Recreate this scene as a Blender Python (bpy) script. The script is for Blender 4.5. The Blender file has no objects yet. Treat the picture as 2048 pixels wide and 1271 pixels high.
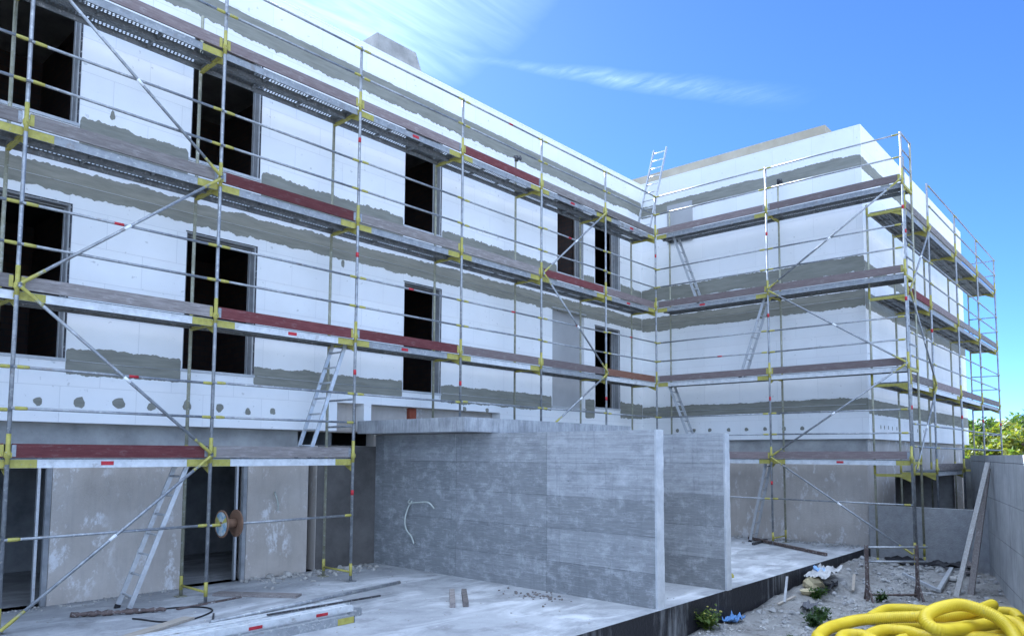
import bpy, math, random
from mathutils import Matrix, Vector, noise
random.seed(7)
C = bpy.context.scene.collection
sc = bpy.context.scene
rad = math.radians

# ------------------------------------------------------------------ helpers
class MB:
    """collects faces, then links them as ONE mesh object"""
    def __init__(s): s.v=[]; s.f=[]; s.mi=[]; s.sm=[]
    def face(s, pts, m=0, smooth=False):
        b=len(s.v); s.v+= [tuple(p) for p in pts]; s.f.append(tuple(range(b,b+len(pts)))); s.mi.append(m); s.sm.append(smooth)
    def box(s, x0,x1,y0,y1,z0,z1, m=0):
        b=len(s.v)
        s.v+=[(x0,y0,z0),(x1,y0,z0),(x1,y1,z0),(x0,y1,z0),(x0,y0,z1),(x1,y0,z1),(x1,y1,z1),(x0,y1,z1)]
        for q in ((0,3,2,1),(4,5,6,7),(0,1,5,4),(1,2,6,5),(2,3,7,6),(3,0,4,7)):
            s.f.append(tuple(b+i for i in q)); s.mi.append(m); s.sm.append(False)
        return s
    def bar(s, p, q, w, h, m=0, up=(0,0,1)):
        """box of section w (sideways) x h (along up) from p to q"""
        p=Vector(p); q=Vector(q); d=(q-p).normalized(); u=Vector(up)
        if abs(d.dot(u))>.99: u=Vector((0,1,0))
        a=d.cross(u).normalized(); u=a.cross(d).normalized()
        b=len(s.v)
        for e in (p,q):
            for (i,j) in ((-1,-1),(1,-1),(1,1),(-1,1)): s.v.append(tuple(e+a*(i*w/2)+u*(j*h/2)))
        for f in ((0,1,2,3),(7,6,5,4),(0,4,5,1),(1,5,6,2),(2,6,7,3),(3,7,4,0)):
            s.f.append(tuple(b+i for i in f)); s.mi.append(m); s.sm.append(False)
        return s
    def tube(s, pts, r, n=10, m=0, cap=True):
        pts=[Vector(p) for p in pts]; k=len(pts)
        rs=r if isinstance(r,(list,tuple)) else [r]*k
        b=len(s.v); prev=None
        for i,p in enumerate(pts):
            d=(pts[min(i+1,k-1)]-pts[max(i-1,0)]).normalized()
            if prev is None:
                a=d.cross(Vector((0,0,1)))
                if a.length<.05: a=d.cross(Vector((0,1,0)))
            else: a=prev-d*prev.dot(d)
            a.normalize(); prev=a; c=d.cross(a)
            for j in range(n):
                t=2*math.pi*j/n; s.v.append(tuple(p+(a*math.cos(t)+c*math.sin(t))*rs[i]))
        for i in range(k-1):
            for j in range(n):
                s.f.append((b+i*n+j,b+i*n+(j+1)%n,b+(i+1)*n+(j+1)%n,b+(i+1)*n+j)); s.mi.append(m); s.sm.append(True)
        if cap:
            s.f.append(tuple(b+j for j in range(n))[::-1]); s.f.append(tuple(b+(k-1)*n+j for j in range(n))); s.mi+=[m,m]; s.sm+=[False,False]
        return s
    def rock(s, c, r, m=0, rnd=random):
        c=Vector(c); b=len(s.v); ph=rnd.random()*50; sx,sy,sz=[rnd.uniform(.6,1.15) for _ in range(3)]; sz*=.75
        nu,nv=7,5
        for i in range(nv+1):
            for j in range(nu):
                t=math.pi*i/nv; p=2*math.pi*j/nu
                d=Vector((math.sin(t)*math.cos(p),math.sin(t)*math.sin(p),math.cos(t)))
                k=1+.45*noise.noise(d*1.3+Vector((ph,ph,0)))
                s.v.append(tuple(c+Vector((d.x*sx,d.y*sy,d.z*sz))*r*k))
        for i in range(nv):
            for j in range(nu):
                s.f.append((b+i*nu+j,b+(i+1)*nu+j,b+(i+1)*nu+(j+1)%nu,b+i*nu+(j+1)%nu)); s.mi.append(m); s.sm.append(False)
        return s
    def build(s, name, mats, parent=None, loc=None, rot=None):
        me=bpy.data.meshes.new(name); me.from_pydata(s.v,[],s.f); 
        for m in (mats if isinstance(mats,(list,tuple)) else [mats]): me.materials.append(m)
        me.polygons.foreach_set('material_index',s.mi); me.polygons.foreach_set('use_smooth',s.sm); me.update()
        return link(name,me,parent,loc,rot)
def link(name, me, parent=None, loc=None, rot=None):
    o=bpy.data.objects.new(name,me); C.objects.link(o)
    if parent: o.parent=parent
    if loc: o.location=loc
    if rot: o.rotation_euler=rot
    return o
def tag(o,label,cat,group=None,kind=None):
    o['label']=label; o['category']=cat
    if group: o['group']=group
    if kind: o['kind']=kind
    return o
def struct(o): o['kind']='structure'; return o
def thing(name,label,cat,loc=(0,0,0),rz=0,group=None):
    o=bpy.data.objects.new(name,None); C.objects.link(o); o.location=loc; o.rotation_euler=(0,0,rz); o.empty_display_size=.2
    return tag(o,label,cat,group)
def copy_tree(o,parent=None):
    c=o.copy(); C.objects.link(c)
    if parent: c.parent=parent
    for ch in list(o.children): copy_tree(ch,c)
    return c

# ------------------------------------------------------------------ materials
class NT:
    def __init__(s,name):
        s.m=bpy.data.materials.new(name); s.m.use_nodes=True; s.t=s.m.node_tree; s.n=s.t.nodes; s.n.clear()
        s.out=s.n.new('ShaderNodeOutputMaterial'); s.b=s.n.new('ShaderNodeBsdfPrincipled'); s.l(s.b.outputs[0],s.out.inputs[0])
        s.geo=s.n.new('ShaderNodeNewGeometry'); s.tc=s.n.new('ShaderNodeTexCoord')
        s.pos=s.geo.outputs['Position']; s.obj=s.tc.outputs['Object']
    def l(s,a,b): s.t.links.new(a,b)
    def node(s,t,**k):
        n=s.n.new(t)
        for a,v in k.items(): setattr(n,a,v)
        return n
    def map(s,vec,scale=(1,1,1),loc=(0,0,0),rot=(0,0,0)):
        n=s.node('ShaderNodeMapping'); s.l(vec,n.inputs[0]); n.inputs[1].default_value=loc; n.inputs[2].default_value=rot; n.inputs[3].default_value=scale; return n.outputs[0]
    def noise(s,vec,scale,detail=4,rough=.6,dist=0.):
        n=s.node('ShaderNodeTexNoise'); s.l(vec,n.inputs['Vector']); n.inputs['Scale'].default_value=scale; n.inputs['Detail'].default_value=detail; n.inputs['Roughness'].default_value=rough; n.inputs['Distortion'].default_value=dist; return n.outputs['Fac']
    def ramp(s,f,a,b,va=0.,vb=1.):
        n=s.node('ShaderNodeMapRange'); s.l(f,n.inputs[0]); n.inputs[1].default_value=a; n.inputs[2].default_value=b; n.inputs[3].default_value=va; n.inputs[4].default_value=vb; return n.outputs[0]
    def mix(s,f,a,b,mode='MIX'):
        n=s.node('ShaderNodeMix',data_type='RGBA',blend_type=mode)
        if isinstance(f,(int,float)): n.inputs[0].default_value=f
        else: s.l(f,n.inputs[0])
        for i,c in ((6,a),(7,b)):
            if isinstance(c,(tuple,list)): n.inputs[i].default_value=(*c[:3],1)
            else: s.l(c,n.inputs[i])
        return n.outputs[2]
    def math(s,op,a,b=0.):
        n=s.node('ShaderNodeMath',operation=op)
        for i,c in enumerate((a,b)):
            if isinstance(c,(int,float)): n.inputs[i].default_value=c
            else: s.l(c,n.inputs[i])
        return n.outputs[0]
    def col(s,c):
        if isinstance(c,(tuple,list)): s.b.inputs['Base Color'].default_value=(*c,1)
        else: s.l(c,s.b.inputs['Base Color'])
    def set(s,rough=.8,metal=0.,spec=.3):
        s.b.inputs['Roughness'].default_value=rough; s.b.inputs['Metallic'].default_value=metal; s.b.inputs['Specular IOR Level'].default_value=spec; return s
    def bump(s,h,dist=.01,strength=1.):
        n=s.node('ShaderNodeBump'); n.inputs['Strength'].default_value=strength; n.inputs['Distance'].default_value=dist; s.l(h,n.inputs['Height']); s.l(n.outputs[0],s.b.inputs['Normal'])
    def xyz(s,vec):
        n=s.node('ShaderNodeSeparateXYZ'); s.l(vec,n.inputs[0]); return n.outputs
    def comb(s,x,y,z):
        n=s.node('ShaderNodeCombineXYZ')
        for i,c in enumerate((x,y,z)):
            if isinstance(c,(int,float)): n.inputs[i].default_value=c
            else: s.l(c,n.inputs[i])
        return n.outputs[0]
    def rnd(s):
        n=s.node('ShaderNodeObjectInfo'); return n.outputs['Random']

def mottled(name,a,b,scale=3,rough=.8,metal=0,spec=.3,bump=.004,bscale=40,lo=.35,hi=.65,coord='pos'):
    k=NT(name); v=k.pos if coord=='pos' else k.obj
    f=k.ramp(k.noise(v,scale,5,.65),lo,hi); c=k.mix(f,a,b); k.col(c); k.set(rough,metal,spec)
    if bump: k.bump(k.noise(v,bscale,4,.6),bump)
    return k.m

def m_insulation():
    k=NT('insulation_board'); x,y,z=k.xyz(k.pos)
    u=k.math('ADD',x,y); v=k.comb(u,z,0.)
    br=k.node('ShaderNodeTexBrick'); k.l(v,br.inputs['Vector']); br.inputs['Scale'].default_value=1.; br.inputs['Brick Width'].default_value=1.; br.inputs['Row Height'].default_value=.5
    br.inputs['Mortar Size'].default_value=.004; br.inputs['Mortar Smooth'].default_value=.3
    br.inputs['Color1'].default_value=(.85,.845,.83,1); br.inputs['Color2'].default_value=(.81,.81,.80,1); br.inputs['Mortar'].default_value=(.66,.66,.66,1)
    n1=k.ramp(k.noise(k.pos,.9,4,.6),.35,.75); c=k.mix(k.math('MULTIPLY',n1,.5),br.outputs['Color'],(.70,.69,.66))
    # smears of mortar, small scuffs
    s1=k.ramp(k.noise(k.map(k.pos,(1.2,1.2,3.)),2.4,6,.72,.4),.665,.70); c=k.mix(k.math('MULTIPLY',s1,.55),c,(.40,.41,.39))
    s2=k.ramp(k.noise(k.pos,11,3,.5),.70,.73); c=k.mix(k.math('MULTIPLY',s2,.5),c,(.45,.44,.42))
    k.col(c); k.set(.9,0,.2); k.bump(k.math('ADD',k.noise(k.pos,60,3,.6),k.math('MULTIPLY',br.outputs['Fac'],-1.)),.003,.7); return k.m
def m_mortar():
    k=NT('grey_mortar'); f=k.noise(k.map(k.pos,(.6,.6,5.)),3,5,.65); c=k.mix(k.ramp(f,.3,.7),(.205,.2,.165),(.295,.29,.245))
    k.col(c); k.set(.95,0,.15); k.bump(k.noise(k.map(k.pos,(1,1,8)),30,4,.6),.004); return k.m
def m_plaster():
    k=NT('raw_plaster'); 
    f=k.ramp(k.noise(k.pos,1.1,6,.62,.3),.3,.7); c=k.mix(f,(.43,.385,.335),(.58,.535,.48))
    p=k.ramp(k.noise(k.map(k.pos,(1.6,1.6,1.),(0,0,0),(0,.5,0)),1.9,7,.78,.15),.54,.62); p2=k.math('MULTIPLY',p,k.ramp(k.noise(k.pos,.8,3,.5),.36,.5)); c=k.mix(k.math('MULTIPLY',p2,.95),c,(.72,.705,.69))
    st=k.ramp(k.noise(k.map(k.pos,(6,6,.7)),2.2,4,.6),.5,.72); c=k.mix(k.math('MULTIPLY',st,.16),c,(.22,.205,.19))
    k.col(c); k.set(.92,0,.2); k.bump(k.noise(k.pos,26,6,.7),.012); return k.m
def m_rough_render():
    k=NT('rough_render'); f=k.noise(k.pos,7,6,.7); c=k.mix(k.ramp(f,.3,.7),(.32,.315,.305),(.48,.475,.465)); 
    g=k.ramp(k.noise(k.pos,.7,3,.6),.35,.7); c=k.mix(k.math('MULTIPLY',g,.5),c,(.21,.205,.2)); k.col(c); k.set(.95,0,.15); k.bump(k.noise(k.pos,34,5,.75),.02); return k.m
def m_board():
    k=NT('board_formed_concrete'); x,y,z=k.xyz(k.pos)
    v=k.comb(k.math('ADD',y,.85),k.math('ADD',z,.03),0.)
    br=k.node('ShaderNodeTexBrick'); br.offset=0.; k.l(v,br.inputs['Vector']); br.inputs['Scale'].default_value=1.; br.inputs['Brick Width'].default_value=2.02; br.inputs['Row Height'].default_value=.5
    br.inputs['Mortar Size'].default_value=.005; br.inputs['Mortar Smooth'].default_value=.4; br.inputs['Bias'].default_value=0.
    br.inputs['Color1'].default_value=(.21,.215,.215,1); br.inputs['Color2'].default_value=(.33,.335,.335,1); br.inputs['Mortar'].default_value=(.17,.175,.18,1)
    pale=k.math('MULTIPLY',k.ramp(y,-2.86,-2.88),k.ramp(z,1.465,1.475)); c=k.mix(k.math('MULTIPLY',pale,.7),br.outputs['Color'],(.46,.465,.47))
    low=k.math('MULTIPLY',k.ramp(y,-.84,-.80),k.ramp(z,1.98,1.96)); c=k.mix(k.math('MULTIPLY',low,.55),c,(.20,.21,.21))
    bd=k.noise(k.map(k.pos,(.8,.55,24.)),1.,6,.62); c=k.mix(k.ramp(bd,.33,.6,.62,0.),c,(.22,.225,.23))
    bl=k.noise(k.map(k.pos,(1,1.2,1.8)),3.2,8,.76); c=k.mix(k.ramp(bl,.50,.68,0,.5),c,(.60,.605,.61))
    dk=k.noise(k.map(k.pos,(1,1.,1.6),(3,7,1)),2.1,8,.74); c=k.mix(k.ramp(dk,.49,.68,0,.55),c,(.17,.175,.18))
    fine=k.noise(k.map(k.pos,(1,1.6,38.)),2.6,4,.65); c=k.mix(k.ramp(fine,.54,.70,0,.40),c,(.60,.605,.61))
    pit=k.ramp(k.noise(k.pos,22,3,.6),.68,.72); c=k.mix(k.math('MULTIPLY',pit,.5),c,(.09,.09,.10)); dr=k.noise(k.map(k.pos,(7,7,.5),(2,2,2)),2.,5,.7); c=k.mix(k.ramp(dr,.54,.70,0,.35),c,(.16,.165,.17))
    k.col(c); k.set(.85,0,.25); k.bump(k.math('ADD',k.math('ADD',bd,k.math('MULTIPLY',br.outputs['Fac'],-.6)),k.math('MULTIPLY',pit,-.7)),.008); return k.m
def m_streaky():
    k=NT('streaked_concrete'); f=k.math('ADD',k.math('MULTIPLY',k.noise(k.map(k.pos,(11,11,1.4)),2.,6,.75),.6),k.math('MULTIPLY',k.noise(k.pos,3.,5,.7),.4)); c=k.mix(k.ramp(f,.38,.66),(.24,.245,.25),(.52,.525,.53))
    g=k.ramp(k.noise(k.pos,1.3,4,.6),.4,.65); c=k.mix(k.math('MULTIPLY',g,.45),c,(.16,.165,.17)); k.col(c); k.set(.88,0,.2); k.bump(k.noise(k.pos,30,4,.6),.006); return k.m
def m_slab():
    k=NT('dusty_concrete'); f=k.noise(k.map(k.pos,(1,1.2,1)),.8,8,.7,.5); c=k.mix(k.ramp(f,.35,.65),(.27,.275,.28),(.43,.435,.44))
    w=k.noise(k.map(k.pos,(.8,2.0,1),(5,2,0),(0,0,.5)),.75,6,.62,.8); c=k.mix(k.ramp(w,.50,.66,0,.85),c,(.60,.605,.61))
    d=k.noise(k.pos,1.7,6,.7,.3); c=k.mix(k.ramp(d,.52,.70,0,.7),c,(.20,.20,.20))
    sp=k.ramp(k.noise(k.pos,30,3,.6),.66,.70); c=k.mix(k.math('MULTIPLY',sp,.45),c,(.16,.16,.16))
    sp2=k.ramp(k.noise(k.map(k.pos,(1,1,1),(9,9,9)),22,3,.6),.67,.71); c=k.mix(k.math('MULTIPLY',sp2,.6),c,(.62,.62,.62))
    k.col(c); k.set(.9,0,.2); k.bump(k.noise(k.pos,18,6,.7),.012); return k.m
def m_bitumen():
    k=NT('bitumen_coat'); st=k.math('ADD',k.math('MULTIPLY',k.noise(k.map(k.pos,(6,6,.6)),1.6,6,.75),.6),k.math('MULTIPLY',k.noise(k.pos,.8,4,.6),.4)); c=k.mix(k.ramp(st,.53,.66,0,.7),(.012,.012,.016),(.24,.245,.25)); k.col(c); k.set(.5,0,.4); k.bump(k.noise(k.pos,20,4,.6),.008); return k.m
def m_dirt():
    k=NT('rubble_dirt'); f=k.noise(k.pos,.6,6,.65,.4); c=k.mix(k.ramp(f,.35,.65),(.30,.285,.26),(.52,.505,.48))
    p=k.noise(k.pos,5,5,.7); c=k.mix(k.ramp(p,.55,.7,0,.7),c,(.64,.63,.61)); q=k.noise(k.pos,6,6,.75); c=k.mix(k.ramp(q,.54,.68,0,.75),c,(.15,.14,.12))
    k.col(c); k.set(.97,0,.1); k.bump(k.math('ADD',k.noise(k.pos,7,7,.8),k.noise(k.pos,38,4,.7)),.07); return k.m
def m_wood(name,a,b,chip,amt):
    k=NT(name); g=k.noise(k.map(k.obj,(1.2,14,14)),3.,6,.7); c=k.mix(k.ramp(g,.3,.7),a,b)
    ch=k.noise(k.map(k.obj,(2,4,6)),3.3,6,.75); c=k.mix(k.ramp(ch,.55,.68,0,amt),c,chip)
    h=k.node('ShaderNodeHueSaturation'); k.l(c,h.inputs['Color']); k.l(k.ramp(k.rnd(),0,1,.72,1.25),h.inputs['Value']); k.col(h.outputs[0]); k.set(.9,0,.15); k.bump(g,.004); return k.m
def m_steel(name,a,b,rough=.5,metal=.7):
    k=NT(name); n=k.noise(k.pos,9,5,.7); c=k.mix(k.ramp(n,.35,.7),a,b); d=k.noise(k.pos,19,5,.75); c=k.mix(k.ramp(d,.56,.66,0,.65),c,(.62,.61,.58)); e=k.noise(k.pos,6,5,.7); c=k.mix(k.ramp(e,.58,.7,0,.5),c,(.20,.155,.12)); k.col(c); k.set(rough,metal,.5); return k.m
def m_yellow():
    k=NT('worn_yellow_paint'); n=k.noise(k.pos,16,5,.7); c=k.mix(k.ramp(n,.3,.7),(.30,.265,.05),(.44,.40,.095)); d=k.noise(k.pos,30,4,.7); c=k.mix(k.ramp(d,.60,.68,0,.8),c,(.30,.29,.26)); k.col(c); k.set(.6,0,.35); return k.m
def m_brick():
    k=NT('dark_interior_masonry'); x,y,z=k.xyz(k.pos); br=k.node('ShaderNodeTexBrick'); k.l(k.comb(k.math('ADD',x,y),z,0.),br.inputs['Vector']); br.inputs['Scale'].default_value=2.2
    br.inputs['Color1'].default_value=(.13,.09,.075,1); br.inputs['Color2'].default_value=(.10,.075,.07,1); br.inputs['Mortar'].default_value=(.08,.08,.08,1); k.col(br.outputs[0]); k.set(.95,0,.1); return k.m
def m_hose():
    k=NT('yellow_plastic_pipe'); n=k.noise(k.pos,3.5,4,.6); c=k.mix(k.ramp(n,.3,.7),(.64,.46,.008),(.76,.58,.02)); d=k.noise(k.pos,14,5,.7); c=k.mix(k.ramp(d,.58,.72,0,.45),c,(.42,.36,.10)); k.col(c); k.set(.45,0,.4); return k.m
def m_leaf(name,a,b):
    k=NT(name); n=k.noise(k.pos,.9,3,.6); f=k.math('ADD',k.math('MULTIPLY',n,.6),k.math('MULTIPLY',k.noise(k.pos,8,2,.5),.4)); k.col(k.mix(k.ramp(f,.35,.65),a,b)); k.set(.55,0,.3)
    tr=k.node('ShaderNodeBsdfTranslucent'); tr.inputs[0].default_value=(b[0]*1.3,b[1]*1.5,b[2]*.6,1); mx=k.node('ShaderNodeMixShader'); mx.inputs[0].default_value=.3; k.l(k.b.outputs[0],mx.inputs[1]); k.l(tr.outputs[0],mx.inputs[2]); k.l(mx.outputs[0],k.out.inputs[0]); return k.m

INS=m_insulation(); MOR=m_mortar(); PLA=m_plaster(); REN=m_rough_render(); BRD=m_board(); STK=m_streaky(); SLB=m_slab(); BIT=m_bitumen(); DIRT=m_dirt()
WOOD=m_wood('weathered_board',(.14,.122,.112),(.27,.245,.23),(.37,.355,.34),.5)
GREYW=m_wood('grey_timber',(.20,.19,.175),(.33,.32,.30),(.42,.41,.39),.5)
PURP=m_wood('purplish_board',(.15,.115,.11),(.235,.195,.185),(.33,.305,.29),.55)
REDW=m_wood('red_painted_board',(.105,.032,.034),(.165,.058,.058),(.26,.19,.185),.35)
BRNW=m_wood('brown_board',(.20,.09,.06),(.30,.17,.12),(.32,.25,.22),.4)
PALE=m_wood('pale_timber',(.30,.26,.21),(.44,.40,.34),(.5,.48,.44),.4)
GAL=m_steel('galvanised_tube',(.22,.23,.24),(.40,.41,.42),.5,.55)
GALD=m_steel('dull_galvanised_deck',(.16,.17,.175),(.27,.28,.285),.6,.4)
ALU=m_steel('aluminium',(.46,.47,.48),(.60,.61,.62),.4,.5)
WHT=m_steel('white_deck_edge',(.50,.51,.51),(.68,.69,.69),.55,.1)
RUST=m_steel('rusted_steel',(.07,.05,.045),(.17,.13,.115),.85,.2)
DARKM=m_steel('dark_steel',(.03,.03,.035),(.08,.08,.085),.6,.4)
OLDY=m_steel('faded_yellow_tube',(.24,.235,.16),(.37,.36,.27),.6,.25); YEL=m_yellow(); BRK=m_brick(); HOSE=m_hose()
RED=mottled('red_tape',(.35,.02,.03),(.45,.04,.05),9,.6,bump=0)
WTAPE=mottled('white_tape',(.7,.7,.7),(.8,.8,.8),9,.6,bump=0)
GREYB=mottled('grey_jamb_lining',(.20,.205,.21),(.33,.335,.34),2.5,.85,bscale=30)
BOARD=mottled('pale_grey_board',(.36,.355,.35),(.42,.415,.41),1.2,.85,bscale=60,bump=.002)
CONC=mottled('plain_concrete',(.24,.235,.22),(.40,.39,.365),1.5,.9,bump=.008,bscale=22)
CONCE=mottled('pale_concrete_edge',(.40,.41,.42),(.55,.555,.56),4,.85,bump=.006)
WARM=mottled('warm_concrete',(.33,.295,.22),(.44,.40,.315),1.1,.9,bump=.006,bscale=25)
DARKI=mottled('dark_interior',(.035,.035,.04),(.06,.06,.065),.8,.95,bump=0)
BLACK=mottled('black_plastic',(.012,.012,.014),(.03,.03,.033),8,.5,bump=.004)
BLUE=mottled('blue_plastic',(.10,.20,.42),(.16,.28,.50),6,.45,bump=0)
PAPER=mottled('white_sack',(.33,.325,.31),(.48,.47,.455),5,.8,bump=.01,bscale=20)
TERR=mottled('terracotta',(.22,.055,.03),(.30,.09,.05),6,.9)
ROCK=mottled('pale_stone',(.26,.25,.23),(.52,.50,.46),5,.95,bump=.01)
TAN=mottled('tan_stone',(.34,.29,.17),(.46,.40,.25),5,.95,bump=.01)
CARD=mottled('brown_reel_board',(.13,.075,.045),(.20,.12,.075),5,.8)
BARK=mottled('bark',(.06,.045,.035),(.13,.10,.08),8,.95,bump=.02,bscale=15)
CABLE=mottled('pale_conduit',(.42,.45,.40),(.55,.57,.52),6,.6,bump=0)
LEAF=[m_leaf('leaf_yellow_green',(.09,.11,.014),(.25,.23,.03)),m_leaf('leaf_mid_green',(.05,.09,.015),(.13,.17,.03)),m_leaf('leaf_dark_green',(.02,.045,.012),(.06,.10,.02))]
HILL=mottled('hill_scrub',(.16,.20,.20),(.26,.30,.30),.012,1,bump=0)

# ------------------------------------------------------------------ camera
cam=bpy.data.cameras.new('camera'); co=bpy.data.objects.new('camera',cam); C.objects.link(co); sc.camera=co
cam.sensor_width=36; cam.lens=25.82; cam.shift_x=.00085; cam.shift_y=.0784; cam.clip_start=.1; cam.clip_end=6000
co.matrix_world=Matrix.Translation((-2.5,-10.116,2.105))@Matrix.Rotation(rad(-48.216),4,'Z')@Matrix.Rotation(rad(94.316),4,'X')@Matrix.Rotation(rad(.304),4,'Z')

# ------------------------------------------------------------------ light
SUN_AZ, SUN_EL = 28., 38.5     # azimuth from +Y towards +X
w=bpy.data.worlds.new('World'); sc.world=w; w.use_nodes=True; t=w.node_tree; N=t.nodes; N.clear()
out=N.new('ShaderNodeOutputWorld'); bg=N.new('ShaderNodeBackground'); t.links.new(bg.outputs[0],out.inputs[0])
sky=N.new('ShaderNodeTexSky'); sky.sky_type='NISHITA'; sky.sun_disc=False; sky.sun_elevation=rad(SUN_EL); sky.sun_rotation=rad(SUN_AZ); sky.air_density=.52; sky.dust_density=.2; sky.ozone_density=5.5; sky.altitude=900
bg.inputs[1].default_value=.05
class WN(NT):
    def __init__(s): s.t=t; s.n=N
k=WN(); tc=N.new('ShaderNodeTexCoord'); d=tc.outputs['Generated']; x,y,z=k.xyz(d)
zz=k.math('MAXIMUM',z,.03); px=k.math('DIVIDE',x,zz); py=k.math('DIVIDE',y,zz); p=k.comb(px,py,0.)
# cirrus sheet: wisps in the upper left
n1=k.noise(k.map(p,(1.0,6.5,1),(0,0,0),(0,0,rad(-18))),2.3,8,.62,.7); wis=k.ramp(n1,.30,.80)
ex=k.math('SUBTRACT',px,.80); ey=k.math('SUBTRACT',py,1.42); r2=k.math('ADD',k.math('MULTIPLY',k.math('MULTIPLY',ex,ex),5.),k.math('MULTIPLY',k.math('MULTIPLY',ey,ey),3.))
m1=k.ramp(k.math('ADD',r2,k.math('MULTIPLY',k.noise(p,2.5,4,.6),.9)),.25,2.0,1.,0.)
c1=k.math('MULTIPLY',k.math('MULTIPLY',k.math('ADD',wis,.30),m1),.43)
# one long thin streak
ax,ay,bx,by=1.30,1.26,2.15,.66; L=math.hypot(bx-ax,by-ay); ux,uy=(bx-ax)/L,(by-ay)/L
tx=k.math('SUBTRACT',px,ax); ty=k.math('SUBTRACT',py,ay)
al=k.math('ADD',k.math('MULTIPLY',tx,ux),k.math('MULTIPLY',ty,uy)); ac=k.math('SUBTRACT',k.math('MULTIPLY',ty,ux),k.math('MULTIPLY',tx,uy))
wob=k.math('MULTIPLY',k.math('SUBTRACT',k.noise(k.map(p,(1,1,1),(4,4,0)),2.2,4,.6),.5),.10)
aa=k.math('ABSOLUTE',k.math('ADD',ac,wob)); wid=k.math('ADD',.016,k.math('MULTIPLY',k.math('MAXIMUM',al,0.),.05))
acr=k.ramp(k.math('DIVIDE',aa,wid),.1,1.5,1.,0.); alo=k.math('MULTIPLY',k.ramp(al,-.10,.35),k.ramp(al,.35,.95,1.,0.))
n2=k.ramp(k.noise(k.map(p,(7,2.,1),(0,0,0),(0,0,rad(25))),5.,6,.65,.5),.3,.68)
c2=k.math('MULTIPLY',k.math('MULTIPLY',acr,alo),k.math('ADD',k.math('MULTIPLY',n2,.19),.025))
# bright cloud added overhead to light the shaded slab, mostly above the picture
va,ve=rad(5),rad(76); vv=(math.sin(va)*math.cos(ve),math.cos(va)*math.cos(ve),math.sin(ve))
dot=k.math('ADD',k.math('ADD',k.math('MULTIPLY',x,vv[0]),k.math('MULTIPLY',y,vv[1])),k.math('MULTIPLY',z,vv[2]))
c3=k.math('MULTIPLY',k.ramp(dot,.87,.97),k.math('ADD',.35,k.math('MULTIPLY',wis,.45)))
cl=k.math('MULTIPLY',k.math('MINIMUM',k.math('ADD',c1,c2),1.),k.ramp(z,.03,.2))
sky_fill=k.mix(c3,sky.outputs[0],(40,40,40)); # unseen cloud behind the viewpoint, added as fill for the shaded facade and slab
wa,we=rad(215),rad(34); wv=(math.sin(wa)*math.cos(we),math.cos(wa)*math.cos(we),math.sin(we))
dot2=k.math('ADD',k.math('ADD',k.math('MULTIPLY',x,wv[0]),k.math('MULTIPLY',y,wv[1])),k.math('MULTIPLY',z,wv[2]))
c4=k.math('MULTIPLY',k.math('MULTIPLY',k.ramp(dot2,.45,.85),k.ramp(k.noise(k.map(d,(2,2,4)),2.,6,.65),.30,.58)),k.ramp(z,.02,.12))
sky_fill=k.mix(c4,sky_fill,(9.5,10,10.8)); t.links.new(k.mix(cl,sky_fill,(7.5,8.2,9)),bg.inputs[0])
sl=bpy.data.lights.new('sun','SUN'); sl.energy=3.6; sl.angle=rad(.5); sl.color=(1,.95,.86); so=bpy.data.objects.new('sun',sl); C.objects.link(so)
s=Vector((math.sin(rad(SUN_AZ))*math.cos(rad(SUN_EL)),math.cos(rad(SUN_AZ))*math.cos(rad(SUN_EL)),math.sin(rad(SUN_EL))))
so.rotation_euler=(-s).to_track_quat('-Z','Y').to_euler(); so.location=s*60
sc.view_settings.view_transform='Standard'; sc.view_settings.look='None'; sc.view_settings.exposure=2.5; sc.view_settings.gamma=1
sc.view_settings.use_white_balance=True; sc.view_settings.white_balance_temperature=5150; sc.view_settings.white_balance_tint=9
sc.render.engine='CYCLES'; sc.cycles.use_denoising=True
try: sc.cycles.denoiser='OPENIMAGEDENOISE'
except Exception: pass
sc.cycles.max_bounces=8; sc.cycles.diffuse_bounces=5

# ------------------------------------------------------------------ ground
def bwy(x): return -7.66+.262*(x-14.1)          # line of the boundary wall
def hgt(x,y):
    n=noise.noise(Vector((x*.7,y*.7,3)))*.07+noise.noise(Vector((x*2.3,y*2.3,9)))*.035+noise.noise(Vector((x*6,y*6,1)))*.03
    z=-.46+n
    if y>-4.9 and -9<x<27: return -.75                                   # under the slab and the house
    if 16.0<x<32 and bwy(min(x,19.6))-.1<y: return -1.95+n*.5             # light well
    if y<bwy(x)-.12 and x>3: return .75+n*.4                             # higher ground beyond the boundary wall
    # heaps along the low wall and against the slab
    z+=.10*max(0,noise.noise(Vector((x*1.1,y*1.1,21))))+.22*math.exp(-((x-14.6)**2/2.2+(y+6.2)**2/2.5))+.17*math.exp(-((y+4.9)/.55)**2)*max(0,min(1,(x-8.5)/4))
    if y<-9: z+=min(1.05,(-9-y)*.55)*(1 if x<3 else max(0,1-(x-3)/3))      # rises towards the camera
    return z
def axis(lo,hi,a,b,st):
    r=[]; v=a
    while v<b: r.append(v); v+=st
    g=b; q=st
    while g<hi: r.append(g); q*=1.35; g+=q
    r.append(hi); g=a-st; q=st; l=[]
    while g>lo: l.append(g); q*=1.35; g-=q
    l.append(lo); return l[::-1]+r
xs=axis(-500,900,-4,20,.1); ys=axis(-600,600,-11.5,-4.6,.1)
g=MB(); nx=len(xs)
g.v=[(x,y,hgt(x,y) if abs(x)<60 and abs(y)<60 else (.75 if x>3 else -.4)) for y in ys for x in xs]
for j in range(len(ys)-1):
    for i in range(nx-1):
        a=j*nx+i; g.f.append((a,a+1,a+nx+1,a+nx))
g.mi=[0]*len(g.f); g.sm=[True]*len(g.f)
struct(g.build('ground',DIRT))
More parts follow.
